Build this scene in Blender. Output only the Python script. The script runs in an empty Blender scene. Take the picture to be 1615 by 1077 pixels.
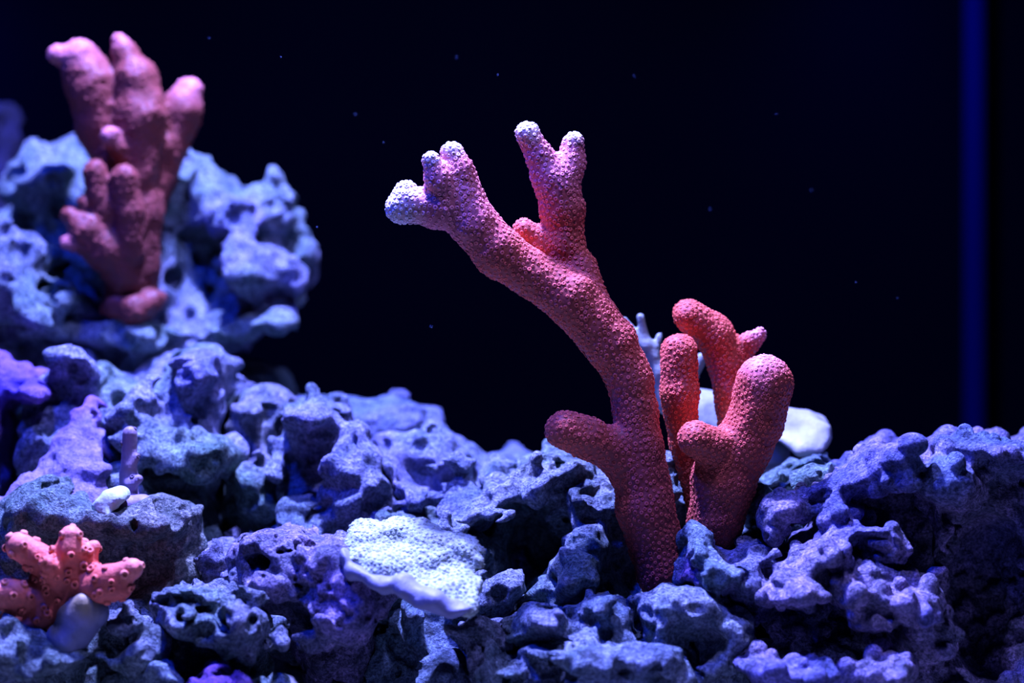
import bpy, math, random
import numpy as np
import openvdb as vdb

# ---------------------------------------------------------------- camera, world, lights, exposure
M = 0.01                     # every length below is in centimetres
D = 60.0                     # camera to the plane of the tall coral
K = 0.0161                   # cm per photo pixel at that plane
ZC = 12.0                    # height of the view axis above the sand
W, H = 1615, 1077

def P(px, py, y):
    f = K * (D + y) / D
    return np.array([(px - W / 2) * f, y, ZC + (H / 2 - py) * f])

sc = bpy.context.scene
cam_d = bpy.data.cameras.new('camera')
cam = bpy.data.objects.new('camera', cam_d)
sc.collection.objects.link(cam)
cam.location = (0, -D * M, ZC * M)
cam.rotation_euler = (math.pi / 2, 0, 0)
cam_d.sensor_width = 36.0
cam_d.lens = 36.0 * D / (W * K)
cam_d.clip_start = 0.02
cam_d.clip_end = 10
cam_d.dof.use_dof = True
cam_d.dof.focus_distance = (D - 0.5) * M
cam_d.dof.aperture_fstop = (cam_d.lens / 10.0) / 1.15
sc.camera = cam

world = bpy.data.worlds.new('world')
sc.world = world
world.use_nodes = True
bg = world.node_tree.nodes['Background']
bg.inputs['Color'].default_value = (0.02, 0.05, 1.0, 1)
bg.inputs['Strength'].default_value = 0.03

def area(name, loc, target, size, power, color, spread=180):
    d = bpy.data.lights.new(name, 'AREA')
    d.shape = 'DISK'
    d.size = size * M
    d.energy = power
    d.color = color
    d.spread = math.radians(spread)
    o = bpy.data.objects.new(name, d)
    sc.collection.objects.link(o)
    o.location = [c * M for c in loc]
    v = (np.array(target) - np.array(loc)).astype(float)
    import mathutils
    o.rotation_euler = mathutils.Vector(v).to_track_quat('-Z', 'Y').to_euler()
    return o

area('violet_led', (-6, 3, 46), (0, 2, 8), 3.0, 12.5, (0.25, 0.265, 1.0), 150)
area('violet_led', (3, -10, 45), (0, 2, 8), 3.0, 1.1, (0.27, 0.265, 1.0), 150)
area('blue_fill_light', (-16, -9, 44), (2, 2, 8), 4, 1.8, (0.01, 0.04, 1.0), 150)  # added unseen fill, gives the right-hand rocks their saturated blue shading
area('blue_wall_fill', (13, 24, 29), (16, 28, 14), 3, 0.35, (0.01, 0.04, 1.0), 120)  # unseen light added to make the corner seam fade downwards
area('blue_wall_fill', (-25, 25, 26), (-20, 30, 14), 4, 0.9, (0.01, 0.04, 1.0), 140)  # unseen light added for a blue glow on the left back wall

sc.view_settings.view_transform = 'Standard'
sc.view_settings.look = 'None'
sc.view_settings.gamma = 1.0
sc.view_settings.use_curve_mapping = False
sc.view_settings.exposure = 0.0
sc.cycles.use_denoising = True
sc.cycles.max_bounces = 3
sc.cycles.diffuse_bounces = 1

# ---------------------------------------------------------------- materials
def nodes_of(m):
    m.use_nodes = True
    nt = m.node_tree
    return nt, nt.nodes['Principled BSDF']

def rock_material(name, fine=1.0, bump=1.0, variation=0.8, accent=(0.35, 0.32, 0.62)):
    m = bpy.data.materials.new(name)
    nt, b = nodes_of(m)
    N, L = nt.nodes, nt.links
    tc = N.new('ShaderNodeTexCoord')
    at = N.new('ShaderNodeAttribute'); at.attribute_name = 'tint'
    n1 = N.new('ShaderNodeTexNoise'); n1.inputs['Scale'].default_value = 110; n1.inputs['Detail'].default_value = 5
    n2 = N.new('ShaderNodeTexNoise'); n2.inputs['Scale'].default_value = 420 * fine; n2.inputs['Detail'].default_value = 6; n2.inputs['Roughness'].default_value = 0.65
    for n in (n1, n2): L.new(tc.outputs['Object'], n.inputs['Vector'])
    # growth of grey-green film and darker algae, patchy
    r1 = N.new('ShaderNodeValToRGB')
    r1.color_ramp.elements[0].position = 0.38; r1.color_ramp.elements[0].color = (0.45, 0.55, 0.50, 1)
    r1.color_ramp.elements[1].position = 0.62; r1.color_ramp.elements[1].color = (1.25, 1.12, 1.15, 1)
    L.new(n1.outputs['Fac'], r1.inputs['Fac'])
    r2 = N.new('ShaderNodeValToRGB')
    r2.color_ramp.elements[0].position = 0.36; r2.color_ramp.elements[0].color = (0.30, 0.34, 0.36, 1)
    r2.color_ramp.elements[1].position = 0.62; r2.color_ramp.elements[1].color = (1.25, 1.25, 1.2, 1)
    L.new(n2.outputs['Fac'], r2.inputs['Fac'])
    n3 = N.new('ShaderNodeTexNoise'); n3.inputs['Scale'].default_value = 1300 * fine; n3.inputs['Detail'].default_value = 4; n3.inputs['Roughness'].default_value = 0.7
    L.new(tc.outputs['Object'], n3.inputs['Vector'])
    r3 = N.new('ShaderNodeValToRGB')
    r3.color_ramp.elements[0].position = 0.40; r3.color_ramp.elements[0].color = (0.25, 0.28, 0.34, 1)
    r3.color_ramp.elements[1].position = 0.60; r3.color_ramp.elements[1].color = (1.45, 1.4, 1.35, 1)
    L.new(n3.outputs['Fac'], r3.inputs['Fac'])
    m1 = N.new('ShaderNodeMix'); m1.data_type = 'RGBA'; m1.blend_type = 'MULTIPLY'; m1.inputs['Factor'].default_value = variation
    L.new(at.outputs['Color'], m1.inputs['A']); L.new(r1.outputs['Color'], m1.inputs['B'])
    m2 = N.new('ShaderNodeMix'); m2.data_type = 'RGBA'; m2.blend_type = 'MULTIPLY'; m2.inputs['Factor'].default_value = variation
    L.new(m1.outputs['Result'], m2.inputs['A']); L.new(r2.outputs['Color'], m2.inputs['B'])
    m3 = N.new('ShaderNodeMix'); m3.data_type = 'RGBA'; m3.blend_type = 'MULTIPLY'; m3.inputs['Factor'].default_value = variation
    L.new(m2.outputs['Result'], m3.inputs['A']); L.new(r3.outputs['Color'], m3.inputs['B'])
    L.new(m3.outputs['Result'], b.inputs['Base Color'])
    ad = N.new('ShaderNodeMath'); ad.operation = 'MULTIPLY_ADD'; ad.inputs[1].default_value = 0.4
    L.new(n3.outputs['Fac'], ad.inputs[0]); L.new(n2.outputs['Fac'], ad.inputs[2])
    b.inputs['Roughness'].default_value = 0.75
    b.inputs['Specular IOR Level'].default_value = 0.25
    bp = N.new('ShaderNodeBump'); bp.inputs['Strength'].default_value = 1.0; bp.inputs['Distance'].default_value = 0.004 * bump
    L.new(ad.outputs['Value'], bp.inputs['Height']); L.new(bp.outputs['Normal'], b.inputs['Normal'])
    return m

def coral_material(name, mottling=0.35, scale=900, bump=0.4, rough=0.55, sss=0.0):
    m = bpy.data.materials.new(name)
    nt, b = nodes_of(m)
    N, L = nt.nodes, nt.links
    tc = N.new('ShaderNodeTexCoord')
    at = N.new('ShaderNodeAttribute'); at.attribute_name = 'tint'
    n = N.new('ShaderNodeTexNoise'); n.inputs['Scale'].default_value = scale; n.inputs['Detail'].default_value = 3
    L.new(tc.outputs['Object'], n.inputs['Vector'])
    r = N.new('ShaderNodeValToRGB')
    r.color_ramp.elements[0].position = 0.35; r.color_ramp.elements[0].color = (0.6, 0.5, 0.55, 1)
    r.color_ramp.elements[1].position = 0.65; r.color_ramp.elements[1].color = (1.15, 1.15, 1.1, 1)
    L.new(n.outputs['Fac'], r.inputs['Fac'])
    mx = N.new('ShaderNodeMix'); mx.data_type = 'RGBA'; mx.blend_type = 'MULTIPLY'; mx.inputs['Factor'].default_value = mottling
    L.new(at.outputs['Color'], mx.inputs['A']); L.new(r.outputs['Color'], mx.inputs['B'])
    L.new(mx.outputs['Result'], b.inputs['Base Color'])
    b.inputs['Roughness'].default_value = rough
    b.inputs['Specular IOR Level'].default_value = 0.3
    if sss:
        b.inputs['Subsurface Weight'].default_value = sss
        b.inputs['Subsurface Radius'].default_value = (1, 0.6, 0.8)
        b.inputs['Subsurface Scale'].default_value = 0.002
    bp = N.new('ShaderNodeBump'); bp.inputs['Strength'].default_value = bump; bp.inputs['Distance'].default_value = 0.0006
    L.new(n.outputs['Fac'], bp.inputs['Height']); L.new(bp.outputs['Normal'], b.inputs['Normal'])
    return m

def flat_material(name, color, rough=0.5, noise=0.0, scale=30):
    m = bpy.data.materials.new(name)
    nt, b = nodes_of(m)
    N, L = nt.nodes, nt.links
    tc = N.new('ShaderNodeTexCoord')
    n = N.new('ShaderNodeTexNoise'); n.inputs['Scale'].default_value = scale
    L.new(tc.outputs['Object'], n.inputs['Vector'])
    r = N.new('ShaderNodeValToRGB')
    r.color_ramp.elements[0].color = tuple(c * (1 - noise) for c in color) + (1,)
    r.color_ramp.elements[1].color = tuple(c * (1 + noise) for c in color) + (1,)
    L.new(n.outputs['Fac'], r.inputs['Fac']); L.new(r.outputs['Color'], b.inputs['Base Color'])
    b.inputs['Roughness'].default_value = rough
    b.inputs['Specular IOR Level'].default_value = 0.0
    return m

ROCK = rock_material('live_rock')
ROCK_SOFT = rock_material('live_rock_smooth', variation=0.45, bump=0.4)
CORAL = coral_material('coral_tissue')
POLYP = coral_material('coral_polyp', mottling=0.2, scale=2000, bump=0.1, rough=0.9)
PALE = coral_material('pale_coral_tissue', mottling=0.25, scale=500)
PLATE = coral_material('plate_coral_tissue', mottling=0.75, scale=900, bump=0.9)

# ---------------------------------------------------------------- implicit surfaces
def bspline_matrix(n, step, m):
    t = np.arange(n) * step
    i = np.floor(t).astype(int)
    u = t - i
    w = np.stack([(1 - u) ** 3, 3 * u ** 3 - 6 * u ** 2 + 4, -3 * u ** 3 + 3 * u ** 2 + 3 * u + 1, u ** 3]) / 6
    A = np.zeros((n, m), np.float32)
    for k in range(4):
        A[np.arange(n), i + k] = w[k]
    return A

def gnoise(shape, h, wl, rng, stretch=(1, 1, 1)):
    """smooth random field, unit variance, on the voxel grid"""
    ms, mats = [], []
    for n, s in zip(shape, stretch):
        step = h / (wl * s)
        m = int(n * step) + 5
        ms.append(m); mats.append(bspline_matrix(n, step, m))
    c = rng.standard_normal(ms).astype(np.float32)
    a = np.tensordot(mats[0], c, (1, 0))
    a = np.tensordot(a, mats[1], (1, 1)).transpose(0, 2, 1)
    a = np.tensordot(a, mats[2], (2, 1))
    return a * 2.9

def smin(a, b, k):
    h = np.maximum(k - np.abs(a - b), 0) / k
    return np.minimum(a, b) - h * h * k * 0.25

def smax(a, b, k):
    return -smin(-a, -b, k)

def poly_sdf(X, Z, pts):
    """signed distance to a closed polygon on the x-z grid"""
    X, Z = np.broadcast_arrays(X, Z)
    d = np.full(X.shape, 1e9, np.float32); s = np.ones(X.shape, bool)
    n = len(pts)
    for i in range(n):
        ax, az = pts[i]; bx, bz = pts[(i + 1) % n]
        ex, ez = bx - ax, bz - az
        wx, wz = X - ax, Z - az
        t = np.clip((wx * ex + wz * ez) / (ex * ex + ez * ez + 1e-9), 0, 1)
        d = np.minimum(d, (wx - ex * t) ** 2 + (wz - ez * t) ** 2)
        cond = (az > Z) != (bz > Z)
        xi = ax + (Z - az) * ex / (ez if abs(ez) > 1e-9 else 1e-9)
        s ^= cond & (X < xi)
    return np.where(s, 1, -1) * np.sqrt(d)

class Grid:
    def __init__(self, lo, hi, h):
        self.h = h
        self.lo = np.array(lo, float)
        self.n = np.maximum(np.ceil((np.array(hi) - self.lo) / h).astype(int), 4)
        ax = [(self.lo[i] + np.arange(self.n[i]) * h).astype(np.float32) for i in range(3)]
        self.X, self.Y, self.Z = ax[0][:, None, None], ax[1][None, :, None], ax[2][None, None, :]
        self.ax = ax
        self.d = np.full(self.n, 3.0, np.float32)
    def box(self, c, r):
        a = np.clip(((c - r - self.lo) / self.h).astype(int), 0, self.n)
        b = np.clip(((c + r - self.lo) / self.h).astype(int) + 2, 0, self.n)
        return tuple(slice(int(p), int(q)) for p, q in zip(a, b))

def prim_bounds(p):
    if p[0] == 'e':
        _, px, py, y, rx, rz, rd = p[:7]
        f = K * (D + y) / D
        c = P(px, py, y); r = max(rx, rz) * f
        return c - (r, rd, r), c + (r, rd, r)
    _, pts, y0, T, w = p[:5]
    q = np.array([P(a, b, y0) for a, b in pts])
    s = p[5] if len(p) > 5 else 0
    zc = q[:, 2].mean()
    e = T + max(abs(s * (q[:, 2].max() - zc)), abs(s * (q[:, 2].min() - zc)))
    return q.min(0) - (0, e, 0), q.max(0) + (0, e, 0)

def eval_prim(g, p):
    """-> (slices, values)"""
    if p[0] == 'e':
        _, px, py, y, rx, rz, rd = p[:7]
        ang = math.radians(p[7]) if len(p) > 7 else 0
        f = K * (D + y) / D
        c = P(px, py, y); rx *= f; rz *= f
        m = 1.2
        R = max(rx, rz) + m
        sl = g.box(c, np.array([R, rd + m, R]))
        x = g.X[sl[0]] - c[0]; yy = g.Y[:, sl[1]] - c[1]; z = g.Z[:, :, sl[2]] - c[2]
        ca, sa = math.cos(ang), math.sin(ang)
        u = x * ca + z * sa; v = -x * sa + z * ca
        k0 = np.sqrt((u / rx) ** 2 + (yy / rd) ** 2 + (v / rz) ** 2)
        k1 = np.sqrt((u / rx ** 2) ** 2 + (yy / rd ** 2) ** 2 + (v / rz ** 2) ** 2) + 1e-6
        return sl, (k0 * (k0 - 1) / k1).astype(np.float32)
    _, pts, y0, T, w = p[:5]
    s = p[5] if len(p) > 5 else 0
    f = K * (D + y0) / D
    q = [(P(a, b, y0)[0], P(a, b, y0)[2]) for a, b in pts]
    zc = np.mean([b for a, b in q])
    w = w * f
    d2 = poly_sdf(g.X[:, 0, :], g.Z[0], q).astype(np.float32)[:, None, :]
    b = np.abs(g.Y - (y0 + s * (g.Z - zc))) - T
    a2 = np.maximum(d2 + w, 0); b2 = np.maximum(b + w, 0)
    v = np.sqrt(a2 ** 2 + b2 ** 2) + np.minimum(np.maximum(d2 + w, b + w), 0) - w
    return (slice(None),) * 3, v

def extract(g, keep=0.02):
    d = np.clip(g.d, -3 * g.h, 3 * g.h)
    d[0], d[-1], d[:, 0], d[:, -1], d[:, :, 0], d[:, :, -1] = (3 * g.h,) * 6
    fg = vdb.FloatGrid(3 * g.h)
    fg.copyFromArray(np.ascontiguousarray(d))
    pts, quads = fg.convertToQuads(0.0)
    V = pts.astype(np.float64); F = quads.astype(np.int64)
    # drop crumbs that the noise cut loose
    lab = np.arange(len(V))
    for _ in range(60):
        m = lab[F].min(1)
        new = lab.copy()
        for k in range(4): np.minimum.at(new, F[:, k], m)
        new = new[new]; new = new[new]
        if (new == lab).all(): break
        lab = new
    cnt = np.bincount(lab, minlength=len(V))
    ok = cnt[lab] >= max(keep * len(V), 4)
    F = F[ok[F[:, 0]]]
    used = np.zeros(len(V), bool); used[F.ravel()] = True
    idx = np.cumsum(used) - 1
    V = V[used]; F = idx[F]
    # smooth normals from the field
    I = np.clip(np.rint(V).astype(int), 1, np.array(g.d.shape) - 2)
    x, y, z = I.T
    n = np.stack([g.d[x + 1, y, z] - g.d[x - 1, y, z], g.d[x, y + 1, z] - g.d[x, y - 1, z], g.d[x, y, z + 1] - g.d[x, y, z - 1]], 1)
    n /= np.linalg.norm(n, axis=1)[:, None] + 1e-9
    # orient
    f0 = F[:200]
    fn = np.cross(V[f0[:, 1]] - V[f0[:, 0]], V[f0[:, 2]] - V[f0[:, 0]])
    if (fn * n[f0[:, 0]]).sum() < 0: F = F[:, ::-1]
    return V * g.h + g.lo, F, n

def mesh_object(name, V, F, mat, origin, tint=None, parent=None, normals=None):
    """V in cm (world), origin in cm (world); tris or quads"""
    me = bpy.data.meshes.new(name)
    n, k = F.shape
    me.vertices.add(len(V)); me.vertices.foreach_set('co', ((V - origin) * M).astype(np.float32).ravel())
    me.loops.add(n * k); me.loops.foreach_set('vertex_index', F.astype(np.int32).ravel())
    me.polygons.add(n); me.polygons.foreach_set('loop_start', np.arange(0, n * k, k, dtype=np.int32))
    me.polygons.foreach_set('use_smooth', np.ones(n, bool))
    me.update(calc_edges=True)
    if tint is not None:
        a = me.color_attributes.new('tint', 'FLOAT_COLOR', 'POINT')
        c = np.ones((len(V), 4), np.float32); c[:, :3] = tint * 0.5
        a.data.foreach_set('color', c.ravel())
    if normals is not None:
        me.normals_split_custom_set_from_vertices(normals.astype(np.float32).tolist())
    me.materials.append(mat)
    o = bpy.data.objects.new(name, me)
    sc.collection.objects.link(o)
    if parent is not None: o.parent = parent
    else: o.location = [c * M for c in origin]
    return o

def tag(o, label, cat, group=None):
    o['label'] = label; o['category'] = cat
    if group: o['group'] = group
    return o

def empty(name, origin, label, cat, group=None):
    o = bpy.data.objects.new(name, None)
    o.empty_display_size = 0.01
    sc.collection.objects.link(o)
    o.location = [c * M for c in origin]
    return tag(o, label, cat, group)

GREY = (0.30, 0.40, 0.42)
GREEN = (0.24, 0.36, 0.30)
VIOLET = (0.42, 0.26, 0.55)
BLUE = (0.20, 0.30, 0.60)
BROWN = (0.26, 0.24, 0.20)

BUILT = []

def rock(name, label, prims, h=0.07, seed=1, k=0.4, noise=((1.6, .22), (.7, .14), (.32, .07)), pits=(0, .1, .2),
         knobs=(0, .1, .2), carve=(), sponge=((.75, 1.15, .35), (.36, 1.0, .2)), fine=((.17, .028),), boost=1.25, glow=1.9, tint=GREY, tint2=None, patches=(), mat=None, ridged=0.0, group='live rocks in the reef', sink=0.0):
    rng = np.random.default_rng(seed)
    bb = [prim_bounds(p) for p in prims]
    lo = np.min([b[0] for b in bb], 0) - 0.8; hi = np.max([b[1] for b in bb], 0) + 0.8
    lo[2] = max(lo[2], -0.15)
    g = Grid(lo, hi, h)
    for p in prims:
        sl, v = eval_prim(g, p)
        g.d[sl] = smin(g.d[sl], v, k)
    for p in carve:
        sl, v = eval_prim(g, p)
        g.d[sl] = smax(g.d[sl], -v, 0.25)
    for wl, amp in tuple(noise) + tuple(fine):
        nz = gnoise(g.n, h, wl, rng)
        rd = ridged if wl < 1.3 else 0
        if rd:
            r = np.abs(nz) * 1.6 - 1.2
            nz = nz * (1 - rd) - r * rd
        g.d += nz * np.float32(amp * (boost if wl < 1.3 else 1))
    for wl, thr, deep in sponge:
        nz = (thr - gnoise(g.n, h, wl, rng)) * np.float32(wl * 0.33)
        g.d = smax(g.d, np.minimum(-nz, g.d + np.float32(deep)), 0.05)
    for (cnt, r0, r1), sign in ((knobs, 1), (pits, -1)):
        if not cnt: continue
        c = np.argwhere(np.abs(g.d) < h * 0.7)
        c = c[rng.integers(0, len(c), int(cnt))]
        for q in c:
            r = rng.uniform(r0, r1)
            w = g.lo + q * h
            sl = g.box(w, np.full(3, r + 0.25))
            e = rng.uniform(0.7, 1.3, 3)
            dd = np.sqrt(((g.X[sl[0]] - w[0]) * e[0]) ** 2 + ((g.Y[:, sl[1]] - w[1]) * e[1]) ** 2 + ((g.Z[:, :, sl[2]] - w[2]) * e[2]) ** 2) - r
            g.d[sl] = smin(g.d[sl], dd, 0.05) if sign > 0 else smax(g.d[sl], -dd, 0.06)
    g.d = np.maximum(g.d, -g.Z)
    for o_lo, o_h, o_d in BUILT:          # rocks rest against each other instead of sharing space
        idx, sl = [], []
        for a in range(3):
            q = np.rint((g.ax[a] - o_lo[a]) / o_h).astype(int)
            w = np.nonzero((q >= 0) & (q < o_d.shape[a]))[0]
            if not len(w): break
            sl.append(slice(w[0], w[-1] + 1)); idx.append(q[w[0]:w[-1] + 1])
        if len(idx) == 3:
            sl = tuple(sl)
            g.d[sl] = np.maximum(g.d[sl], np.float32(0.07) - o_d[np.ix_(*idx)].astype(np.float32))
    BUILT.append((g.lo.copy(), h, np.clip(g.d, -1, 1).astype(np.float16)))
    V, F, n = extract(g)
    t = np.tile(np.array(tint, float), (len(V), 1))
    if tint2 is not None:
        nz = gnoise(g.n, h, 1.3, rng)
        I = np.clip(((V - g.lo) / h).astype(int), 0, g.n - 1)
        a = np.clip(nz[I[:, 0], I[:, 1], I[:, 2]] * 0.9 + 0.5, 0, 1)[:, None]
        t = t * (1 - a) + np.array(tint2) * a
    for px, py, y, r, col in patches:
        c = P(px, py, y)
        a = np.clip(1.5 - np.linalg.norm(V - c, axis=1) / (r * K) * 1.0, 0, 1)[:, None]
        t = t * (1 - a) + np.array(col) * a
    base = np.array([V[:, 0].mean(), V[:, 1].mean(), V[:, 2].min()])
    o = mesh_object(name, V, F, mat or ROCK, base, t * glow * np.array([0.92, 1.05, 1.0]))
    tag(o, label, 'rock', group)
    print('rock', label[:40], len(F) * 2)
    return o

def cone_sdf(g, a, b, ra, rb, m):
    lo = np.minimum(a, b); hi = np.maximum(a, b)
    c = (lo + hi) / 2; r = (hi - lo) / 2 + max(ra, rb) + m
    sl = g.box(c, r)
    x, y, z = g.X[sl[0]] - a[0], g.Y[:, sl[1]] - a[1], g.Z[:, :, sl[2]] - a[2]
    e = b - a; L = (e ** 2).sum() + 1e-9
    t = np.clip((x * e[0] + y * e[1] + z * e[2]) / L, 0, 1)
    d = np.sqrt((x - t * e[0]) ** 2 + (y - t * e[1]) ** 2 + (z - t * e[2]) ** 2) - (ra + (rb - ra) * t)
    return sl, d.astype(np.float32)

def polyp_template(seg, r, hgt):
    """a small calyx: outer skirt, raised rim, sunk mouth"""
    prof = [(1.25, -0.25), (1.0, 0.75), (0.7, 1.0), (0.42, 0.55), (0.0, 0.25)]
    V, F = [], []
    for pr, pz in prof[:-1]:
        for i in range(seg):
            a = 2 * math.pi * i / seg
            V.append((pr * r * math.cos(a), pr * r * math.sin(a), pz * hgt))
    V.append((0, 0, prof[-1][1] * hgt))
    for j in range(len(prof) - 2):
        for i in range(seg):
            a, b = j * seg + i, j * seg + (i + 1) % seg
            F.append((a, b, b + seg)); F.append((a, b + seg, a + seg))
    j = (len(prof) - 2) * seg
    for i in range(seg): F.append((j + i, j + (i + 1) % seg, len(V) - 1))
    ring = [0] * seg + [1] * seg + [1] * seg + [0.3] * seg + [0.1]
    return np.array(V), np.array(F), np.array(ring)

def sample_surface(V, n, spacing, rng):
    order = rng.permutation(len(V))
    cells, keep = {}, []
    cc = np.floor(V / spacing).astype(int)
    for i in order:
        c = tuple(cc[i]); bad = False
        for dx in (-1, 0, 1):
            for dy in (-1, 0, 1):
                for dz in (-1, 0, 1):
                    q = cells.get((c[0] + dx, c[1] + dy, c[2] + dz))
                    if q is not None and (V[q] - V[i]) @ (V[q] - V[i]) < spacing * spacing: bad = True; break
                if bad: break
            if bad: break
        if not bad: cells[c] = i; keep.append(i)
    return np.array(keep)

def polyps_mesh(name, V, n, col, spacing, r, hgt, rng, mat, origin, parent, seg=7, bright=1.5, lean=0.0):
    if len(V) < 30: return None
    idx = sample_surface(V, n, spacing, rng)
    tv, tf, ring = polyp_template(seg, 1.0, 1.0)
    m = len(idx)
    N_ = n[idx] + rng.normal(0, 0.15, (m, 3)) + np.array([0, 0, lean])
    N_ /= np.linalg.norm(N_, axis=1)[:, None]
    ref = np.where(np.abs(N_[:, 2:3]) < 0.9, np.array([[0, 0, 1.0]]), np.array([[1.0, 0, 0]]))
    T = np.cross(ref, N_); T /= np.linalg.norm(T, axis=1)[:, None]
    B = np.cross(N_, T)
    s = rng.uniform(0.75, 1.2, m)
    VV = (V[idx][:, None, :] + (tv[None, :, 0:1] * T[:, None] + tv[None, :, 1:2] * B[:, None]) * (r * s)[:, None, None]
          + tv[None, :, 2:3] * N_[:, None] * (hgt * s)[:, None, None])
    FF = tf[None] + (np.arange(m) * len(tv))[:, None, None]
    c = col[idx][:, None, :] * (0.8 + (bright - 0.8) * ring[None, :, None])
    o = mesh_object(name, VV.reshape(-1, 3), FF.reshape(-1, 3), mat, origin, np.clip(c.reshape(-1, 3), 0, 1.9), parent)
    o['kind'] = 'stuff'
    return o

def coral(name, label, parts, base, h=0.05, k=0.28, seed=3, bump=((.5, .03), (.2, .015)), body=(0.75, 0.25, 0.26), tip=(0.85, 0.62, 0.72),
          tips_and_shade=(), tip_r=45, polyp=(0.14, 0.055, 0.05), seg=7, bright=1.4, mat=None, pmat=None, category='coral', group=None, part_labels={}, depth_scale=1.0):
    """parts: list of (part name, [(px, py, y, r_px), ...]); each chain is a run of round cones"""
    rng = np.random.default_rng(seed)
    chains = []
    for pn, ch in parts:
        pts = [(P(a, b, c), r * K * (D + c) / D) for a, b, c, r in ch]
        chains.append((pn, pts))
    allp = np.array([p for _, c in chains for p, r in c]); rr = max(r for _, c in chains for p, r in c)
    g = Grid(allp.min(0) - rr - 0.4, allp.max(0) + rr + 0.4, h)
    owner = np.zeros(g.n, np.uint8); best = np.full(g.n, 9.0, np.float32)
    for ci, (pn, pts) in enumerate(chains):
        own = np.full(g.n, 3.0, np.float32)
        for (a, ra), (b, rb) in zip(pts[:-1], pts[1:]):
            sl, v = cone_sdf(g, a, b, ra, rb, 0.5)
            own[sl] = smin(own[sl], v, 0.15)
        upd = own < best
        owner[upd] = ci; best = np.where(upd, own, best)
        g.d = smin(g.d, own, k)
    for wl, amp in bump:
        g.d += gnoise(g.n, h, wl, rng) * np.float32(amp)
    V, F, n = extract(g)
    I = np.clip(np.rint((V - g.lo) / h).astype(int), 0, g.n - 1)
    ow = owner[I[:, 0], I[:, 1], I[:, 2]]
    t = np.tile(np.array(body, float), (len(V), 1))
    for q in tips_and_shade:  # pale growth tips, plus shade painted onto some stems
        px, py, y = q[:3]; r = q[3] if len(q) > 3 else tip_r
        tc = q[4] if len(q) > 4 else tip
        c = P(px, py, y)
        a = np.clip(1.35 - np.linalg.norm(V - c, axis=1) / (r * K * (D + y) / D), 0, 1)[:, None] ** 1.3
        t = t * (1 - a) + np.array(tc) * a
    base = np.array(base, float)
    root = empty(name, base, label, category, group)
    fo = ow[F[:, 0]]
    for ci, (pn, pts) in enumerate(chains):
        f = F[fo == ci]
        if not len(f): continue
        used = np.unique(f); mp = np.full(len(V), -1); mp[used] = np.arange(len(used))
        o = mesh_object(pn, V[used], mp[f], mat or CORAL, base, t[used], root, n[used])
        if pn in part_labels: o['label'] = part_labels[pn]
        if polyp:
            sp, r, hg = polyp
            polyps_mesh('polyps', V[used], n[used], t[used], sp, r, hg, rng, pmat or POLYP, base, root, seg, bright).parent = o
    print('coral', label[:40], len(F) * 2)
    return root

def box(name, lo, hi, mat, kind='structure'):
    x0, y0, z0 = lo; x1, y1, z1 = hi
    V = np.array([(x, y, z) for x in (x0, x1) for y in (y0, y1) for z in (z0, z1)], float)
    F = np.array([(0, 1, 3, 2), (4, 6, 7, 5), (0, 4, 5, 1), (2, 3, 7, 6), (0, 2, 6, 4), (1, 5, 7, 3)])
    o = mesh_object(name, V, F, mat, np.array([(x0 + x1) / 2, (y0 + y1) / 2, z0]))
    o.data.polygons.foreach_set('use_smooth', np.zeros(6, bool))
    o['kind'] = kind
    return o

# ---------------------------------------------------------------- tank
BACK = flat_material('black_back_panel', (0.0002, 0.0003, 0.0010), 0.9, 0.3, 6)
SIDE = flat_material('side_glass_black', (0.0002, 0.0003, 0.0015), 0.9, 0.2, 6)
SAND = flat_material('sand', (0.25, 0.25, 0.22), 0.9, 0.5, 400)
SEAM = flat_material('blue_silicone', (0.0002, 0.0006, 0.012), 0.9, 0.1, 10)
box('floor', (-60, -12, -1.5), (22, 31, 0), SAND)
box('wall_back', (-60, 30, -1.5), (22, 31, 45), BACK)
box('wall_right', (20.5, -12, 0), (21.5, 30, 45), SIDE)
# pale blue upright seam where the back panel meets the side glass
def seam():
    x = P(1545, 0, 29)[0]
    prof = [(-0.42, 0.9), (-0.38, 0.3), (-0.2, 0.08), (0.0, 0.0), (0.2, 0.08), (0.38, 0.3), (0.42, 0.9)]
    V, F = [], []
    zs = np.linspace(0, 44, 23)
    for z in zs:
        for a, b in prof: V.append((x + a, 29.05 + b, z))
    m = len(prof)
    for j in range(len(zs) - 1):
        for i in range(m - 1):
            F.append((j * m + i, j * m + i + 1, (j + 1) * m + i + 1, (j + 1) * m + i))
    o = mesh_object('trim_1', np.array(V), np.array(F), SEAM, np.array([x, 29.5, 0]))
    o['kind'] = 'structure'
seam()

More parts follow.
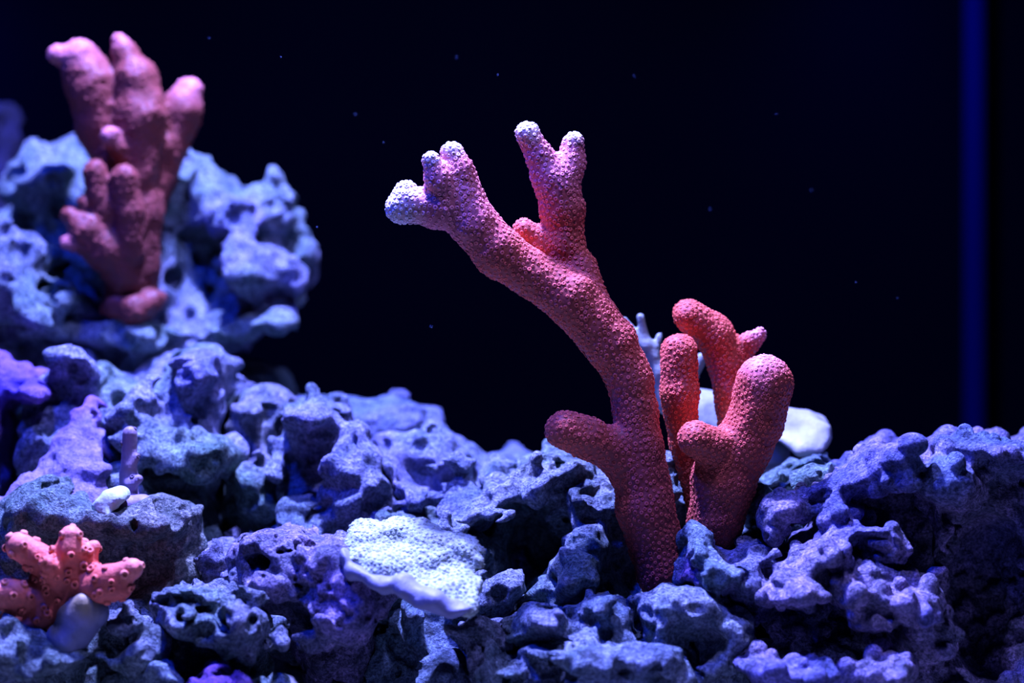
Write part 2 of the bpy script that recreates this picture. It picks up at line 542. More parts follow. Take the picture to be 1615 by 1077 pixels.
# ---------------------------------------------------------------- rocks, far to near
GR = 'live rocks of the reef'
rock('live_rock', 'blurred grey-blue rock mound carrying the tall pink coral on the left', [
    ('p', [(20, 290), (55, 238), (120, 225), (170, 240), (230, 235), (300, 225), (345, 258), (360, 300), (410, 305), (430, 350), (415, 390), (440, 420), (450, 470), (445, 525), (410, 570), (330, 620), (60, 640), (-90, 640), (-90, 360), (-20, 330)], 12.5, 2.6, 60, 0.35),
    ('e', 90, 285, 11.3, 60, 48, 2.0), ('e', 20, 400, 9.8, 90, 60, 2.4), ('e', 70, 470, 9.6, 90, 50, 2.2),
    ('e', 325, 285, 11.8, 42, 50, 1.8), ('e', 385, 345, 11.0, 48, 36, 1.8), ('e', 390, 440, 10.0, 66, 50, 2.2),
    ('e', 380, 520, 9.4, 80, 40, 2.2, 15), ('e', 200, 530, 9.6, 120, 50, 2.2), ('e', 205, 490, 9.6, 60, 30, 1.6)],
    h=0.11, seed=11, glow=1.8, noise=((1.8, .26), (.85, .22), (.4, .1)), pits=(240, .18, .42),
    carve=[('e', 300, 400, 8.6, 38, 60, 2.2), ('e', 45, 345, 9, 40, 12, 1.6), ('e', 20, 440, 7.6, 60, 14, 1.6, -30)],
    tint=GREY, tint2=(0.32, 0.34, 0.5), patches=[(385, 340, 9.5, 60, (0.3, 0.3, 0.55))])

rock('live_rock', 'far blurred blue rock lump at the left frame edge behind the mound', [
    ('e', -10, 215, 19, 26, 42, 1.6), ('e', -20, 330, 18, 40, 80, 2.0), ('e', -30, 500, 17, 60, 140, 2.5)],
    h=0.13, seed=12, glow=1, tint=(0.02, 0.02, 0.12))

rock('live_rock', 'dim low rubble rock in shade below the left mound', [
    ('p', [(-100, 560), (60, 540), (200, 545), (340, 560), (440, 590), (470, 700), (430, 900), (-100, 900)], 10.5, 2.2, 50, 0.3)],
    h=0.2, seed=13, noise=((1.8, .3), (.8, .2)), tint=(0.16, 0.24, 0.26))

rock('live_rock', 'broad pitted grey-green rock with a round knoll behind the pale stub', [
    ('p', [(55, 610), (75, 578), (120, 566), (165, 590), (215, 596), (255, 604), (285, 578), (325, 574), (358, 598), (365, 628), (330, 1000), (60, 1000), (40, 760)], 6.3, 2.2, 45, 0.45),
    ('e', 115, 600, 5.0, 55, 30, 1.4), ('e', 318, 620, 4.9, 52, 48, 1.6), ('e', 235, 690, 4.2, 90, 50, 1.8), ('e', 330, 710, 3.6, 62, 46, 1.6),
    ('e', 190, 770, 3.8, 90, 50, 1.8), ('e', 280, 690, 4, 70, 60, 1.6)],
    h=0.092, seed=21, sponge=((.75, 1.5, .3), (.36, 1.0, .2)), noise=((1.5, .2), (.65, .18), (.3, .1)), pits=(260, .1, .3),
    carve=[('e', 325, 625, 3.3, 34, 24, 0.9), ('e', 322, 800, 2.4, 66, 46, 2.4), ('e', 120, 655, 3.4, 45, 18, 1.0), ('e', 270, 640, 2.8, 18, 14, 0.8)],
    tint=(0.30, 0.40, 0.38), tint2=(0.36, 0.38, 0.58), patches=[(320, 590, 4, 70, (0.3, 0.3, 0.6)), (310, 705, 2.2, 60, GREEN)])

rock('live_rock', 'violet coralline-covered rock sloping down at the left frame edge', [
    ('p', [(-80, 545), (0, 552), (40, 580), (60, 600), (50, 630), (20, 650), (0, 1000), (-80, 1000)], 5.2, 1.6, 30, 0.2),
    ('p', [(126, 636), (145, 660), (165, 730), (180, 800), (120, 840), (-40, 850), (-40, 800), (10, 775), (50, 735), (90, 690)], 2.7, 0.9, 14, 0.9), ('e', 40, 830, 2.2, 70, 30, 1.3, 10), ('e', 30, 850, 2.5, 80, 60, 1.4),
    ('e', 60, 620, 4.4, 40, 24, 1.2), ('e', 30, 980, 2.5, 90, 120, 1.8)],
    h=0.085, seed=31, sponge=((.36, 1.5, .15),), noise=((1.4, .1), (.6, .07), (.3, .04)), pits=(60, .06, .14), mat=ROCK_SOFT,
    carve=[('e', 40, 680, 2.8, 26, 36, 1.4)],
    glow=1.35, tint=(0.36, 0.17, 0.62), tint2=(0.40, 0.28, 0.62), patches=[(10, 600, 4, 60, (0.12, 0.06, 0.6))])

rock('live_rock', 'pale grey rock column between the knoll and the dark hollow', [
    ('p', [(365, 640), (385, 615), (425, 618), (450, 640), (460, 720), (470, 1000), (350, 1000), (360, 760)], 6.0, 1.6, 35, 0.35),
    ('e', 405, 650, 5.2, 36, 26, 1.2), ('e', 420, 805, 4.2, 46, 26, 1.2), ('e', 405, 750, 4.6, 40, 50, 1.2)],
    h=0.1, seed=41, noise=((1.4, .14), (.6, .12), (.3, .06)), pits=(70, .1, .3), tint=(0.34, 0.34, 0.44), tint2=GREEN)

rock('live_rock', 'far soft blue ridge rock behind the centre of the reef', [
    ('p', [(430, 640), (520, 628), (560, 620), (600, 628), (640, 632), (690, 660), (722, 700), (760, 725), (810, 712), (850, 735), (860, 1050), (430, 1050)], 9.5, 2.0, 45, 0.5),
    ('e', 640, 665, 8.2, 60, 30, 1.5), ('e', 810, 745, 8, 40, 30, 1.4)],
    h=0.125, seed=51, noise=((1.6, .16), (.7, .12)), pits=(80, .12, .3), tint=(0.27, 0.30, 0.52), tint2=(0.2, 0.28, 0.42))

rock('live_rock', 'grey rock with a large dark pitted hollow left of centre', [
    ('p', [(430, 700), (445, 650), (470, 632), (520, 640), (550, 680), (600, 720), (620, 780), (640, 1000), (430, 1000)], 4.6, 1.8, 40, 0.45),
    ('e', 550, 745, 3.4, 60, 70, 1.4), ('e', 490, 660, 3.6, 52, 26, 1.2), ('e', 550, 800, 2.8, 36, 28, 1.0), ('e', 480, 830, 3.6, 60, 50, 1.4)],
    h=0.08, seed=61, noise=((1.4, .16), (.6, .12), (.28, .09)), pits=(180, .08, .2),
    carve=[('e', 478, 735, 2.6, 40, 58, 1.1), ('e', 548, 840, 1.6, 36, 26, 0.9)],
    tint=(0.30, 0.36, 0.46), tint2=(0.36, 0.36, 0.56))

rock('live_rock', 'blue-violet rock with a round crater-like ring right of the hollow', [
    ('p', [(590, 700), (650, 690), (720, 712), (760, 735), (800, 730), (840, 745), (860, 1000), (590, 1000)], 5.4, 1.8, 40, 0.6),
    ('e', 705, 735, 3.9, 52, 32, 1.3), ('e', 640, 790, 3.2, 70, 40, 1.4), ('e', 785, 760, 4, 36, 32, 1.2), ('e', 730, 810, 2.4, 60, 26, 1.2), ('e', 600, 760, 3.5, 40, 50, 1.2)],
    h=0.09, seed=71, noise=((1.4, .14), (.6, .11), (.3, .05)), pits=(90, .08, .24),
    carve=[('e', 702, 755, 2.4, 24, 17, 0.8), ('e', 785, 785, 2.6, 16, 14, 0.7), ('e', 660, 760, 2.4, 12, 10, 0.6), ('e', 720, 812, 1.0, 12, 9, 0.5)],
    tint=(0.30, 0.30, 0.55), tint2=(0.32, 0.38, 0.5))

rock('live_rock', 'arched grey rock with a deep black cave under the tall coral', [
    ('p', [(600, 800), (700, 805), (770, 800), (830, 750), (880, 728), (920, 726), (960, 745), (1040, 735), (1075, 760), (1100, 1000), (700, 1000), (600, 900)], 2.6, 1.6, 30, 0.35),
    ('p', [(690, 830), (760, 790), (830, 745), (900, 724), (935, 738), (880, 772), (825, 805), (790, 835), (740, 852)], 1.2, 0.5, 12, 1.1), ('e', 850, 765, 1.4, 90, 22, 1.0, 26), ('e', 925, 790, 1.2, 56, 52, 1.1), ('e', 920, 880, 0.6, 46, 60, 0.9, -12), ('e', 905, 905, -0.7, 38, 44, 0.8, -20), ('e', 885, 935, 0.4, 26, 24, 0.8),
    ('e', 1000, 850, 1.6, 30, 100, 0.9), ('e', 1050, 790, 1.6, 34, 60, 1.0), ('e', 960, 1000, 1.0, 60, 90, 1.4), ('e', 730, 820, 1.4, 60, 18, 1.2, -10)],
    h=0.068, seed=81, sponge=((.36, 1.2, .2),), noise=((1.2, .12), (.5, .10), (.24, .06)), pits=(170, .07, .18),
    carve=[('e', 828, 880, 0.4, 62, 76, 3.0), ('e', 790, 850, 0.2, 50, 26, 2.0), ('e', 1000, 900, 0.0, 20, 60, 0.9)],
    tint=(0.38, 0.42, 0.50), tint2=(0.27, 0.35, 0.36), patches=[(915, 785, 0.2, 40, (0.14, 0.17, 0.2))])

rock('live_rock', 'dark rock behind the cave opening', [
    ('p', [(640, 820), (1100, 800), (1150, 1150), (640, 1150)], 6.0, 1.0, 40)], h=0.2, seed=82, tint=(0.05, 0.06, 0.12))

rock('live_rock', 'brown-green rock carrying the pale stub and its white glue', [
    ('p', [(-60, 830), (0, 800), (50, 776), (110, 766), (150, 790), (200, 795), (250, 786), (290, 805), (312, 850), (305, 890), (260, 935), (240, 1200), (-60, 1200)], 1.8, 1.8, 35, 0.35),
    ('e', 240, 825, 0.6, 66, 36, 1.3), ('e', 90, 810, 0.8, 70, 36, 1.3), ('e', 275, 895, 0.8, 28, 28, 0.8), ('e', 180, 820, 0.6, 60, 26, 1.2)],
    h=0.07, seed=91, sponge=((.4, 1.3, .2),), glow=1.9, noise=((1.3, .1), (.5, .08), (.24, .05)), pits=(90, .05, .13),
    carve=[('e', 220, 915, -0.8, 70, 34, 1.4)],
    tint=(0.30, 0.31, 0.27), tint2=(0.24, 0.32, 0.30))

rock('live_rock', 'low blurred violet-blue rock in the gap right of the stub rock', [
    ('p', [(290, 870), (340, 852), (390, 860), (420, 890), (430, 1150), (290, 1150)], 2.0, 1.0, 25, 0.4),
    ('e', 345, 890, 1.0, 34, 26, 0.9)],
    h=0.08, seed=95, noise=((1.2, .1), (.5, .1)), pits=(30, .1, .2), tint=(0.33, 0.32, 0.5))

rock('live_rock', 'finely pitted violet rock left of the white plate coral', [
    ('p', [(375, 880), (400, 850), (440, 838), (470, 842), (500, 850), (560, 848), (610, 870), (625, 930), (590, 975), (560, 1005), (500, 1010), (450, 970), (380, 950)], -0.6, 1.2, 35, 0.5),
    ('e', 520, 900, -1.6, 90, 50, 1.1), ('e', 540, 960, -2.0, 56, 44, 1.0), ('e', 425, 865, -0.8, 45, 26, 0.9), ('e', 440, 925, -1.6, 60, 26, 0.9), ('e', 540, 990, 0.5, 70, 130, 1.2)],
    h=0.05, seed=101, sponge=((.3, 1.5, .15),), noise=((1.0, .07), (.4, .05), (.18, .03)), pits=(520, .03, .09),
    carve=[('e', 405, 885, -2.0, 26, 11, 0.8), ('e', 455, 868, -1.8, 30, 7, 0.6, 12), ('e', 450, 985, -2.2, 60, 30, 1.0)],
    tint=(0.42, 0.33, 0.52), tint2=(0.36, 0.34, 0.52), patches=[(560, 940, -3, 60, (0.4, 0.28, 0.62))])

rock('live_rock', 'dim blue rock pillar in shade under the white plate coral', [
    ('p', [(560, 960), (620, 950), (700, 975), (800, 985), (850, 1010), (850, 1300), (480, 1300), (520, 1060)], 0.6, 1.2, 35, 0.2),
    ('e', 640, 1010, -1.0, 45, 60, 0.8, -10), ('e', 690, 1080, -1.2, 60, 60, 0.9)],
    h=0.08, seed=105, noise=((1.0, .12), (.4, .08)), pits=(60, .06, .14), tint=(0.24, 0.30, 0.5), tint2=(0.2, 0.3, 0.36))

rock('live_rock', 'dark rounded rock lump with a pale rim right of the plate coral', [
    ('e', 792, 930, -0.2, 36, 42, 0.9, -20), ('e', 750, 950, 0.2, 50, 50, 1.0), ('e', 770, 1040, 0.2, 60, 80, 1.0)],
    h=0.05, seed=107, noise=((.9, .07), (.4, .05), (.18, .02)), pits=(30, .04, .08), tint=(0.36, 0.40, 0.46),
    carve=[('e', 785, 945, -1.3, 24, 26, 0.6)])

rock('live_rock', 'small furrowed rock below and right of the plate coral', [
    ('e', 780, 1012, -1.4, 34, 26, 0.8, -25), ('e', 745, 1000, -1.2, 28, 9, 0.6), ('e', 770, 1080, -1.0, 60, 60, 1.0)],
    h=0.045, seed=109, noise=((.8, .08), (.35, .07), (.16, .03)), tint=(0.34, 0.36, 0.46))

rock('live_rock', 'fibrous grey-green rock in front of the violet pitted rock', [
    ('p', [(250, 980), (262, 945), (285, 928), (330, 922), (370, 932), (410, 945), (430, 980), (420, 1015), (390, 1030), (330, 1015), (280, 1000)], -2.0, 1.0, 22, 0.5),
    ('e', 300, 960, -2.8, 42, 30, 0.8), ('e', 380, 985, -3.0, 44, 40, 0.8), ('e', 340, 1050, -0.8, 80, 120, 1.0)],
    h=0.045, seed=111, noise=((.9, .09), (.38, .09), (.17, .05)), ridged=0.6, pits=(160, .03, .1), tint=(0.27, 0.36, 0.36), tint2=(0.35, 0.37, 0.46))

rock('live_rock', 'rough grey-green rock under the bright pink branching coral', [
    ('p', [(-70, 990), (60, 1000), (130, 975), (180, 955), (215, 962), (250, 985), (265, 1040), (290, 1060), (290, 1400), (-70, 1400)], -1.2, 1.6, 30, 0.5),
    ('e', 195, 985, -2.4, 40, 24, 0.8), ('e', 235, 1030, -2.6, 36, 30, 0.8), ('e', 60, 1040, -2.8, 110, 36, 1.2)],
    h=0.062, seed=113, noise=((1.0, .12), (.42, .1), (.18, .05)), ridged=0.4, pits=(140, .04, .12), tint=(0.26, 0.34, 0.32), tint2=(0.33, 0.36, 0.42))

rock('live_rock', 'small vivid violet rock poking up at the bottom left edge', [
    ('e', 345, 1085, -3.4, 62, 32, 1.0), ('e', 340, 1180, -3.2, 70, 110, 1.2)],
    h=0.055, seed=115, noise=((1.0, .08), (.4, .08), (.18, .03)), ridged=0.3, glow=1.3, tint=(0.36, 0.15, 0.72))

rock('live_rock', 'small knobby grey rock beside the violet one at the bottom edge', [
    ('e', 268, 1068, -3.0, 24, 20, 0.7), ('e', 425, 1082, -3.0, 26, 12, 0.6), ('e', 260, 1180, -3.0, 50, 110, 1.0), ('e', 425, 1180, -2.4, 50, 100, 1.0)],
    h=0.055, seed=117, noise=((.9, .08), (.4, .07), (.18, .03)), tint=GREY)

rock('live_rock', 'large craggy blue-grey rock at the foot of the tall coral', [
    ('p', [(760, 1065), (800, 1030), (820, 985), (840, 962), (870, 955), (905, 968), (930, 942), (960, 935), (985, 955), (1000, 985), (1020, 1010), (1080, 1010), (1110, 1060), (1120, 1400), (740, 1400)], -1.6, 1.5, 25, 0.6),
    ('e', 862, 985, -2.4, 44, 32, 0.9), ('e', 945, 965, -2.0, 42, 28, 0.8), ('e', 880, 1030, -3.0, 80, 34, 1.1), ('e', 810, 1060, -3.0, 48, 26, 1.0), ('e', 960, 1045, -3.2, 90, 34, 1.2)],
    h=0.05, seed=121, noise=((1.1, .1), (.45, .1), (.2, .045)), ridged=0.35, pits=(260, .04, .13),
    carve=[('e', 930, 988, -3.2, 34, 12, 0.7, 20), ('e', 985, 965, -3.0, 14, 14, 0.6), ('e', 1020, 1000, -2.6, 12, 30, 0.8), ('e', 985, 1062, -4.2, 14, 12, 0.7)],
    tint=(0.33, 0.40, 0.48), tint2=(0.25, 0.32, 0.5), patches=[(870, 980, -3, 40, (0.36, 0.38, 0.5))])

rock('live_rock', 'pale-topped rock block right at the base of the tall coral stem', [
    ('p', [(1018, 950), (1045, 930), (1085, 932), (1130, 945), (1165, 965), (1175, 1000), (1150, 1050), (1070, 1060), (1030, 1010)], -1.2, 1.3, 28, 0.45),
    ('e', 1070, 958, -1.9, 56, 24, 1.0), ('e', 1045, 1000, -2.2, 26, 40, 0.7), ('e', 1120, 990, -1.6, 50, 30, 0.9), ('e', 1110, 1130, -0.8, 90, 130, 1.2)],
    h=0.045, seed=123, sponge=((.36, 1.4, .15),), noise=((1.0, .06), (.4, .045), (.18, .028)), pits=(70, .03, .08),
    carve=[('e', 1115, 1015, -3.0, 56, 34, 0.8)],
    tint=(0.40, 0.47, 0.50), tint2=(0.36, 0.42, 0.52))

rock('live_rock', 'folded blue-violet rock gripping the base of the short stout coral', [
    ('p', [(1070, 900), (1080, 870), (1110, 848), (1150, 850), (1190, 842), (1215, 860), (1225, 905), (1215, 950), (1180, 1000), (1100, 1000), (1068, 950)], 0.2, 1.5, 28, 0.4),
    ('e', 1095, 885, -0.8, 26, 46, 0.9, -15), ('e', 1145, 905, -1.5, 50, 20, 0.9, 12), ('e', 1195, 880, -1.0, 22, 18, 0.7), ('e', 1175, 925, -1.4, 30, 24, 0.8), ('e', 1150, 1050, 0.2, 80, 160, 1.2)],
    h=0.045, seed=125, noise=((.9, .08), (.4, .08), (.18, .03)), ridged=0.4, knobs=(60, .08, .18), pits=(40, .04, .1),
    carve=[('e', 1160, 945, -2.6, 34, 14, 0.6), ('e', 1120, 925, -2.5, 14, 8, 0.4)],
    tint=(0.34, 0.32, 0.55), tint2=(0.30, 0.40, 0.48), patches=[(1085, 900, -1.5, 28, (0.34, 0.2, 0.62))])

rock('live_rock', 'green-tinged rock ridge behind the short stout coral', [
    ('p', [(1170, 790), (1185, 765), (1215, 760), (1250, 735), (1290, 722), (1325, 738), (1345, 780), (1340, 1000), (1170, 1000)], 2.0, 1.1, 25, 0.4),
    ('e', 1275, 750, 1.2, 44, 20, 0.8, 20), ('e', 1200, 800, 0.8, 26, 34, 0.7)],
    h=0.055, seed=127, noise=((.9, .1), (.4, .1), (.18, .04)), ridged=0.5, pits=(60, .05, .13), tint=(0.24, 0.36, 0.36), tint2=(0.26, 0.34, 0.5))

rock('live_rock', 'big knobby ultramarine rock filling the right corner of the tank', [
    ('p', [(1290, 770), (1340, 715), (1400, 702), (1450, 706), (1490, 692), (1505, 680), (1545, 680), (1575, 698), (1640, 694), (1720, 700), (1740, 1400), (1180, 1400), (1180, 1000), (1230, 860)], 1.9, 2.0, 40, 0.25),
    ('e', 1345, 755, -0.2, 120, 26, 1.1, 28), ('e', 1400, 735, -0.4, 60, 36, 1.2), ('e', 1545, 708, 0.4, 80, 26, 1.6, -6), ('e', 1490, 760, -0.6, 52, 52, 1.2), ('e', 1475, 830, -0.4, 16, 110, 0.8),
    ('e', 1240, 800, -0.4, 46, 26, 0.9, 20), ('e', 1280, 890, -1.6, 96, 26, 1.0, 36), ('e', 1385, 855, -1.2, 40, 22, 0.9), ('e', 1255, 935, -2.4, 44, 30, 0.9, 10), ('e', 1340, 925, -1.8, 40, 40, 0.9),
    ('e', 1420, 945, -1.8, 66, 28, 1.0, -8), ('e', 1380, 980, -2.0, 40, 22, 0.8), ('e', 1460, 1000, -1.4, 50, 36, 0.8), ('e', 1240, 1060, -2.8, 90, 22, 1.2, -10), ('e', 1380, 1065, -2.4, 60, 36, 1.0, 25)],
    h=0.06, seed=131, k=0.2, noise=((1.0, .08), (.42, .05), (.19, .03)), ridged=0.2, sponge=((.8, 1.3, .3),), knobs=(900, .13, .3), pits=(60, .05, .14),
    carve=[('e', 1400, 810, -1.4, 50, 28, 1.6), ('e', 1260, 995, -3.2, 50, 30, 1.5), ('e', 1310, 820, -1.2, 60, 14, 0.9, 25), ('e', 1572, 930, -1.0, 78, 150, 2.4), ('e', 1400, 895, -2.6, 60, 10, 0.9)],
    tint=(0.27, 0.25, 0.62), tint2=(0.52, 0.40, 0.62), patches=[(1490, 740, -1.5, 50, (0.24, 0.32, 0.58)), (1550, 700, 0, 60, (0.22, 0.3, 0.5))])

# ---------------------------------------------------------------- corals
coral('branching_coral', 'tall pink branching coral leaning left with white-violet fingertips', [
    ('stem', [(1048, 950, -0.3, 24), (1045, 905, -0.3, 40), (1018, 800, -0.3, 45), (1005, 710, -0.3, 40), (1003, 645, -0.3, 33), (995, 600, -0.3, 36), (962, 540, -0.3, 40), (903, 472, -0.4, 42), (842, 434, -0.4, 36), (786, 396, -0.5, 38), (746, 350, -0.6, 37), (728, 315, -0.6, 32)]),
    ('branch', [(735, 330, -0.6, 32), (690, 328, -0.7, 31), (640, 325, -0.8, 24), (632, 328, -0.8, 24)]),
    ('branch', [(650, 320, -0.8, 22), (641, 300, -0.8, 16)]),
    ('branch', [(712, 310, -0.7, 30), (692, 285, -1.0, 21), (679, 253, -1.1, 14)]),
    ('branch', [(735, 305, -0.6, 27), (724, 272, -0.7, 22), (713, 242, -0.7, 17)]),
    ('branch', [(945, 500, 0.0, 28), (912, 425, 0.2, 27), (888, 385, 0.3, 31), (888, 330, 0.2, 33), (872, 282, 0.1, 30), (851, 245, 0.0, 21), (832, 210, -0.1, 19)]),
    ('branch', [(885, 295, 0.1, 28), (898, 260, 0.2, 23), (904, 226, 0.2, 17)]),
    ('branch', [(888, 408, 0.2, 20), (856, 384, 0.25, 19), (826, 362, 0.2, 17)]),
    ('branch', [(1000, 745, -0.3, 36), (965, 708, -0.5, 33), (925, 690, -0.8, 31), (890, 677, -1.0, 30)])],
    P(1048, 950, -0.3), h=0.045, k=0.2, seed=5, bump=((.5, .012), (.2, .01)),
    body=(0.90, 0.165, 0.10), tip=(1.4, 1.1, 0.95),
    tips_and_shade=[(1045, 850, -0.3, 170, (0.52, 0.09, 0.07)), (1015, 760, -0.3, 110, (0.6, 0.105, 0.08)), (690, 300, -1, 110, (1.15, 0.32, 0.34)), (870, 240, 0, 90, (1.15, 0.32, 0.34)), (618, 330, -0.9, 48), (636, 290, -0.9, 26), (678, 238, -1.3, 24), (712, 225, -0.9, 26), (829, 195, -0.3, 30), (904, 210, 0.1, 20)],  # leading brown spots paint shade into the lower stem
    polyp=(0.105, 0.046, 0.018), bright=2.2, group='pink branching corals')

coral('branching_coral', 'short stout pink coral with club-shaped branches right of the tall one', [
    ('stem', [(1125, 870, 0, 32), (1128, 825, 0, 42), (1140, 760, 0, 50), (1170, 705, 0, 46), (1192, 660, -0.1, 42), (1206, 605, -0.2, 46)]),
    ('branch', [(1150, 740, 0, 38), (1125, 705, -0.4, 30), (1098, 692, -0.6, 29)]),
    ('branch', [(1165, 720, 1.0, 28), (1155, 640, 1.6, 26), (1150, 580, 1.7, 30), (1125, 525, 1.6, 29), (1087, 497, 1.4, 26)]),
    ('branch', [(1155, 560, 1.7, 22), (1180, 542, 1.6, 15), (1199, 527, 1.6, 10)]),
    ('branch', [(1108, 850, 0.9, 14), (1094, 780, 1.0, 18), (1078, 700, 0.9, 22), (1073, 620, 0.8, 29), (1071, 556, 0.8, 28)])],
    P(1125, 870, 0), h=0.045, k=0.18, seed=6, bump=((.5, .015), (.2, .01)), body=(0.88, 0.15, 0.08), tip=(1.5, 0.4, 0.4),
    tips_and_shade=[(1125, 840, 0, 130, (0.50, 0.09, 0.06)), (1090, 780, 1, 90, (0.5, 0.09, 0.06)), (1205, 560, -0.5, 40), (1200, 520, 1.5, 28), (1195, 600, -1.5, 40)],  # brown spots paint shade on the stem base and thin branch
    polyp=(0.098, 0.042, 0.018), bright=2.1, group='pink branching corals')

coral('branching_coral', 'blurred dusky-pink upright coral standing on the left rock mound', [
    ('stem', [(205, 480, 9.2, 40), (208, 420, 9.2, 42), (208, 340, 9.2, 46), (208, 260, 9.2, 44)]),
    ('branch', [(200, 280, 9.2, 36), (155, 200, 9.0, 36), (142, 130, 8.8, 42), (128, 96, 8.8, 34)]),
    ('branch', [(125, 95, 8.8, 18), (90, 84, 8.6, 15)]),
    ('branch', [(210, 270, 9.0, 42), (222, 180, 8.8, 42), (214, 125, 8.8, 34), (197, 85, 8.8, 20), (188, 66, 8.8, 13)]),
    ('branch', [(232, 320, 9.6, 30), (262, 230, 9.8, 34), (284, 175, 9.8, 34), (297, 142, 9.8, 21)]),
    ('branch', [(190, 240, 8.4, 20), (174, 215, 8.0, 17)]),
    ('branch', [(185, 400, 8.6, 24), (165, 330, 8.2, 24), (150, 272, 8.0, 20)]),
    ('branch', [(205, 400, 8.3, 24), (202, 330, 8.0, 22), (196, 280, 7.8, 20)]),
    ('branch', [(200, 440, 8.6, 30), (165, 395, 8.2, 32), (135, 362, 8.0, 28), (112, 342, 8.0, 16)]),
    ('branch', [(140, 385, 8.0, 20), (106, 382, 7.8, 14)]),
    ('branch', [(160, 400, 8.9, 20), (138, 320, 8.9, 16)]),
    ('encrusting_base', [(168, 490, 8.8, 12), (185, 484, 8.5, 20), (212, 488, 8.3, 24), (240, 474, 8.7, 18), (252, 470, 9.0, 10)])],
    P(205, 480, 9.2), h=0.07, k=0.14, seed=7, body=(0.34, 0.075, 0.05), tip=(0.9, 0.30, 0.30),
    tips_and_shade=[(208, 420, 9, 110, (0.2, 0.045, 0.035)), (85, 78, 8.6, 34), (185, 55, 8.8, 26), (300, 130, 9.8, 40), (170, 208, 7.8, 24), (100, 385, 7.6, 20), (120, 70, 8.6, 40)],  # the leading dark spot is shade painted into the coral's middle
    polyp=(0.16, 0.055, 0.015), seg=6, bright=1.4, group='pink branching corals')

coral('branching_coral', 'small bright salmon-pink coral with stubby fingers in the lower left corner', [
    ('stem', [(105, 985, -2.2, 30), (100, 945, -2.3, 42), (105, 910, -2.4, 34)]),
    ('branch', [(90, 905, -2.5, 26), (60, 880, -2.7, 22), (30, 862, -2.8, 22)]),
    ('branch', [(105, 905, -2.5, 26), (110, 870, -2.8, 20), (112, 845, -2.8, 17)]),
    ('branch', [(120, 900, -2.5, 22), (138, 880, -2.6, 15), (149, 862, -2.6, 11)]),
    ('branch', [(125, 930, -2.5, 30), (170, 915, -2.9, 24), (207, 897, -3.0, 18)]),
    ('branch', [(150, 935, -2.9, 20), (195, 932, -3.0, 14)]),
    ('branch', [(70, 945, -2.5, 28), (20, 938, -2.9, 24), (-25, 938, -3.0, 22)]),
    ('branch', [(70, 970, -2.6, 24), (25, 990, -2.9, 22), (-25, 1005, -3.0, 20)]),
    ('branch', [(85, 905, -3.0, 14), (76, 892, -3.4, 11)])],
    P(105, 990, -2.2), h=0.045, k=0.3, seed=8, bump=((.5, .02),), body=(1.5, 0.30, 0.16), tip=(1.8, 0.5, 0.3),
    tips_and_shade=[(28, 850, -2.8, 40), (112, 830, -2.8, 40), (149, 855, -2.7, 24), (215, 890, -3.1, 36), (-10, 925, -3, 50)],
    polyp=(0.33, 0.085, 0.065), seg=10, bright=1.4, group='pink branching corals')

b = coral('coral_plug', 'pale bluish plug with yellowish rim under the salmon-pink corner coral', [
    ('plug', [(105, 1010, -2.9, 34), (125, 985, -2.9, 30), (150, 972, -2.8, 18)]),
    ('rim', [(105, 968, -3.1, 12), (130, 952, -3.1, 14), (158, 962, -2.9, 11)])],
    P(110, 1020, -2.9), h=0.045, k=0.3, seed=9, bump=((.5, .02),), body=(0.34, 0.38, 0.5), tip=(0.6, 0.5, 0.22), tips_and_shade=[(130, 950, -3.2, 34)],
    polyp=None, mat=PALE)

coral('coral_frag', 'pale beige upright stub glued on the brown-green rock', [
    ('stem', [(203, 790, 0.9, 17), (203, 750, 0.9, 13), (205, 684, 0.9, 11)]),
    ('branch', [(205, 765, 0.7, 9), (219, 755, 0.7, 7)]),
    ('branch', [(205, 735, 0.8, 9), (215, 722, 0.8, 6)]),
    ('encrusting_base', [(192, 800, 0.5, 18), (225, 800, 0.6, 18), (245, 806, 0.7, 12)])],
    P(203, 800, 0.9), h=0.04, k=0.12, seed=10, bump=((.4, .01),), body=(0.46, 0.36, 0.42), tip=(0.45, 0.36, 0.6), tips_and_shade=[(205, 790, 0.4, 40)],
    polyp=(0.5, 0.05, 0.03), bright=0.4, mat=PALE)

coral('glue_blob', 'bright white glue blob at the foot of the pale stub', [
    ('blob', [(160, 800, -0.1, 12), (175, 792, -0.1, 18), (186, 780, 0.1, 13)]),
    ('drip', [(168, 802, -0.2, 9), (174, 812, -0.3, 7)])],
    P(172, 810, 0), h=0.04, k=0.2, seed=14, bump=((.3, .07), (.15, .03)), body=(0.8, 1.0, 0.85), polyp=None, mat=PALE, category='glue')

coral('twig_coral', 'thin pale greenish coral twigs behind the tall coral stem', [
    ('stem', [(1050, 640, 3.2, 14), (1040, 590, 3.2, 13), (1020, 545, 3.2, 11)]),
    ('branch', [(1020, 545, 3.2, 9), (1010, 500, 3.2, 7)]),
    ('branch', [(1020, 550, 3.2, 8), (985, 505, 3.3, 6)]),
    ('branch', [(1032, 560, 3.2, 8), (1040, 530, 3.3, 6)]),
    ('branch', [(1050, 620, 3.2, 10), (1090, 600, 3.3, 9), (1106, 565, 3.3, 9)])],
    P(1050, 720, 3.2), h=0.06, k=0.15, seed=15, bump=((.4, .02),), body=(0.42, 0.52, 0.42), polyp=None, mat=PALE, part_labels={})

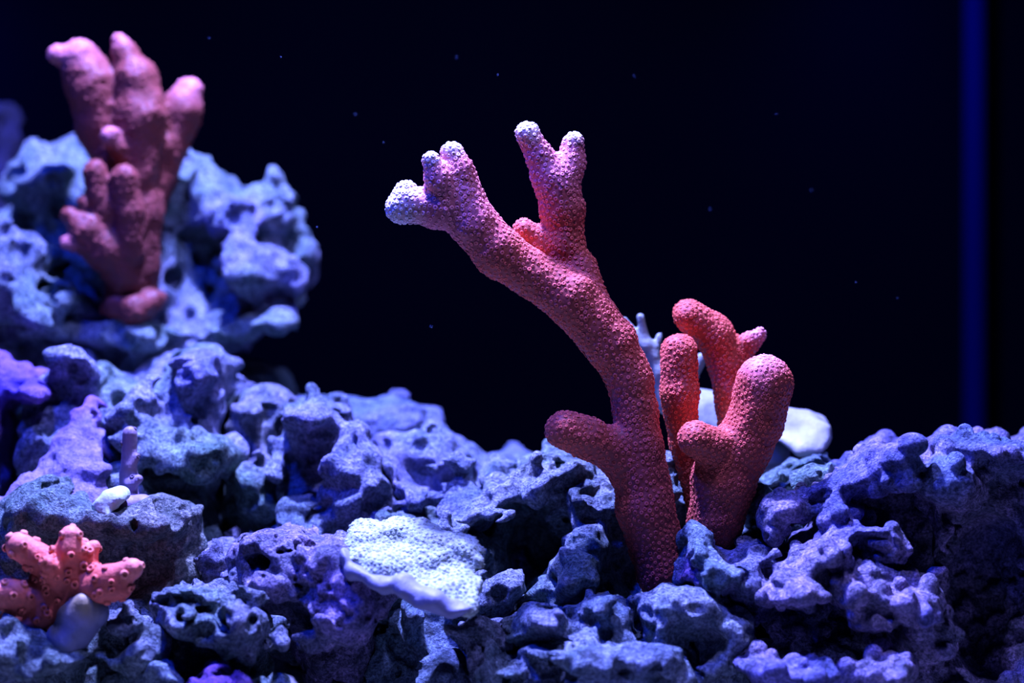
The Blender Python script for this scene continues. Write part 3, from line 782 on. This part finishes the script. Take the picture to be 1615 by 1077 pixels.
def slab_coral(name, label, prims, h, seed, tint, origin, noise, lip=None, mat=PLATE, group=None, dots=None, fall=0.0):
    rng = np.random.default_rng(seed)
    root = empty(name, origin, label, 'coral', group)
    for pn, ps, ns, tt, dt in prims:
        bb = [prim_bounds(p) for p in ps]
        g = Grid(np.min([b[0] for b in bb], 0) - 0.5, np.max([b[1] for b in bb], 0) + 0.5, h)
        for p in ps:
            sl, v = eval_prim(g, p); g.d[sl] = smin(g.d[sl], v, 0.2)
        for wl, amp in ns: g.d += gnoise(g.n, h, wl, rng) * np.float32(amp)
        V, F, n = extract(g)
        o = mesh_object(pn, V, F, mat if dt else PALE, np.array(origin), np.tile(np.array(tt, float), (len(V), 1)), root)
        if dt:
            q = polyps_mesh('polyps', V, n, np.tile(np.array(tt, float), (len(V), 1)), dt, dt * .45, dt * .16, rng, PLATE, np.array(origin), root, 6, 1.05)
            q.parent = o
    return root

slab_coral('plate_coral', 'bright white encrusting plate coral in the middle foreground', [
    ('plate', [('p', [(536, 858), (570, 836), (620, 823), (660, 830), (700, 846), (735, 856), (765, 872), (777, 892), (770, 920), (750, 955), (738, 962), (705, 952), (660, 930), (610, 912), (570, 905), (545, 885)], -2.6, 0.30, 16, 0.9)],
     ((.8, .07), (.35, .05), (.16, .025)), (0.80, 1.05, 0.74), 0.095),
    ('growing_edge', [('e', 549, 885, -2.6, 12, 28, 0.36, 25), ('e', 572, 904, -2.8, 28, 12, 0.36, -28), ('e', 612, 919, -3.05, 27, 13, 0.36, -8), ('e', 650, 935, -3.25, 28, 11, 0.36, -20), ('e', 690, 951, -3.5, 30, 11, 0.36, -24), ('e', 726, 961, -3.6, 24, 10, 0.36, 12)],
     ((.4, .05), (.2, .03)), (0.42, 0.46, 0.62), None)],
    0.045, 16, None, P(650, 960, -2.6), None)

slab_coral('plate_coral', 'blurred white shelf coral behind the short stout coral', [
    ('plate', [('p', [(1205, 655), (1240, 645), (1275, 655), (1303, 676), (1309, 690), (1292, 710), (1255, 708), (1205, 690)], 4.2, 0.5, 9, 0.8)],
     ((.7, .08), (.3, .05)), (0.62, 0.68, 0.58), None),
    ('foot', [('p', [(1200, 685), (1246, 695), (1240, 738), (1190, 740)], 4.4, 0.5, 14)], ((.6, .04),), (0.24, 0.27, 0.36), None),
    ('lobe', [('p', [(1095, 618), (1135, 622), (1165, 650), (1158, 685), (1200, 690), (1195, 715), (1140, 700), (1100, 675)], 4.4, 0.6, 16, 0.4)], ((.6, .05),), (0.5, 0.58, 0.5), None)],
    0.07, 17, None, P(1220, 740, 4.3), None)

# ---------------------------------------------------------------- specks drifting in the water
def specks():
    rng = np.random.default_rng(99)
    V, F = [], []
    spots = [(443, 90, 2), (500, 358, 2), (605, 225, 3), (610, 340, 3), (785, 118, 3), (1225, 180, 4), (1415, 470, 3), (1350, 445, 3), (680, 515, 5), (330, 60, 4), (560, 180, 6), (1000, 120, 5), (1120, 330, 6), (720, 90, 6), (1280, 300, 6)]
    base = np.array([(1, 0, 0), (-1, 0, 0), (0, 1, 0), (0, -1, 0), (0, 0, 1), (0, 0, -1)], float)
    tris = [(0, 2, 4), (2, 1, 4), (1, 3, 4), (3, 0, 4), (2, 0, 5), (1, 2, 5), (3, 1, 5), (0, 3, 5)]
    for px, py, y in spots:
        k = len(V); c = P(px, py, y)
        for v in base: V.append(c + v * rng.uniform(0.006, 0.016))
        F += [tuple(a + k for a in t) for t in tris]
    o = mesh_object('drifting_particles', np.array(V), np.array(F), flat_material('speck', (0.2, 0.3, 0.5)), P(807, 200, 3))
    o['kind'] = 'stuff'; tag(o, 'tiny blue specks drifting in the dark water', 'particles')
specks()
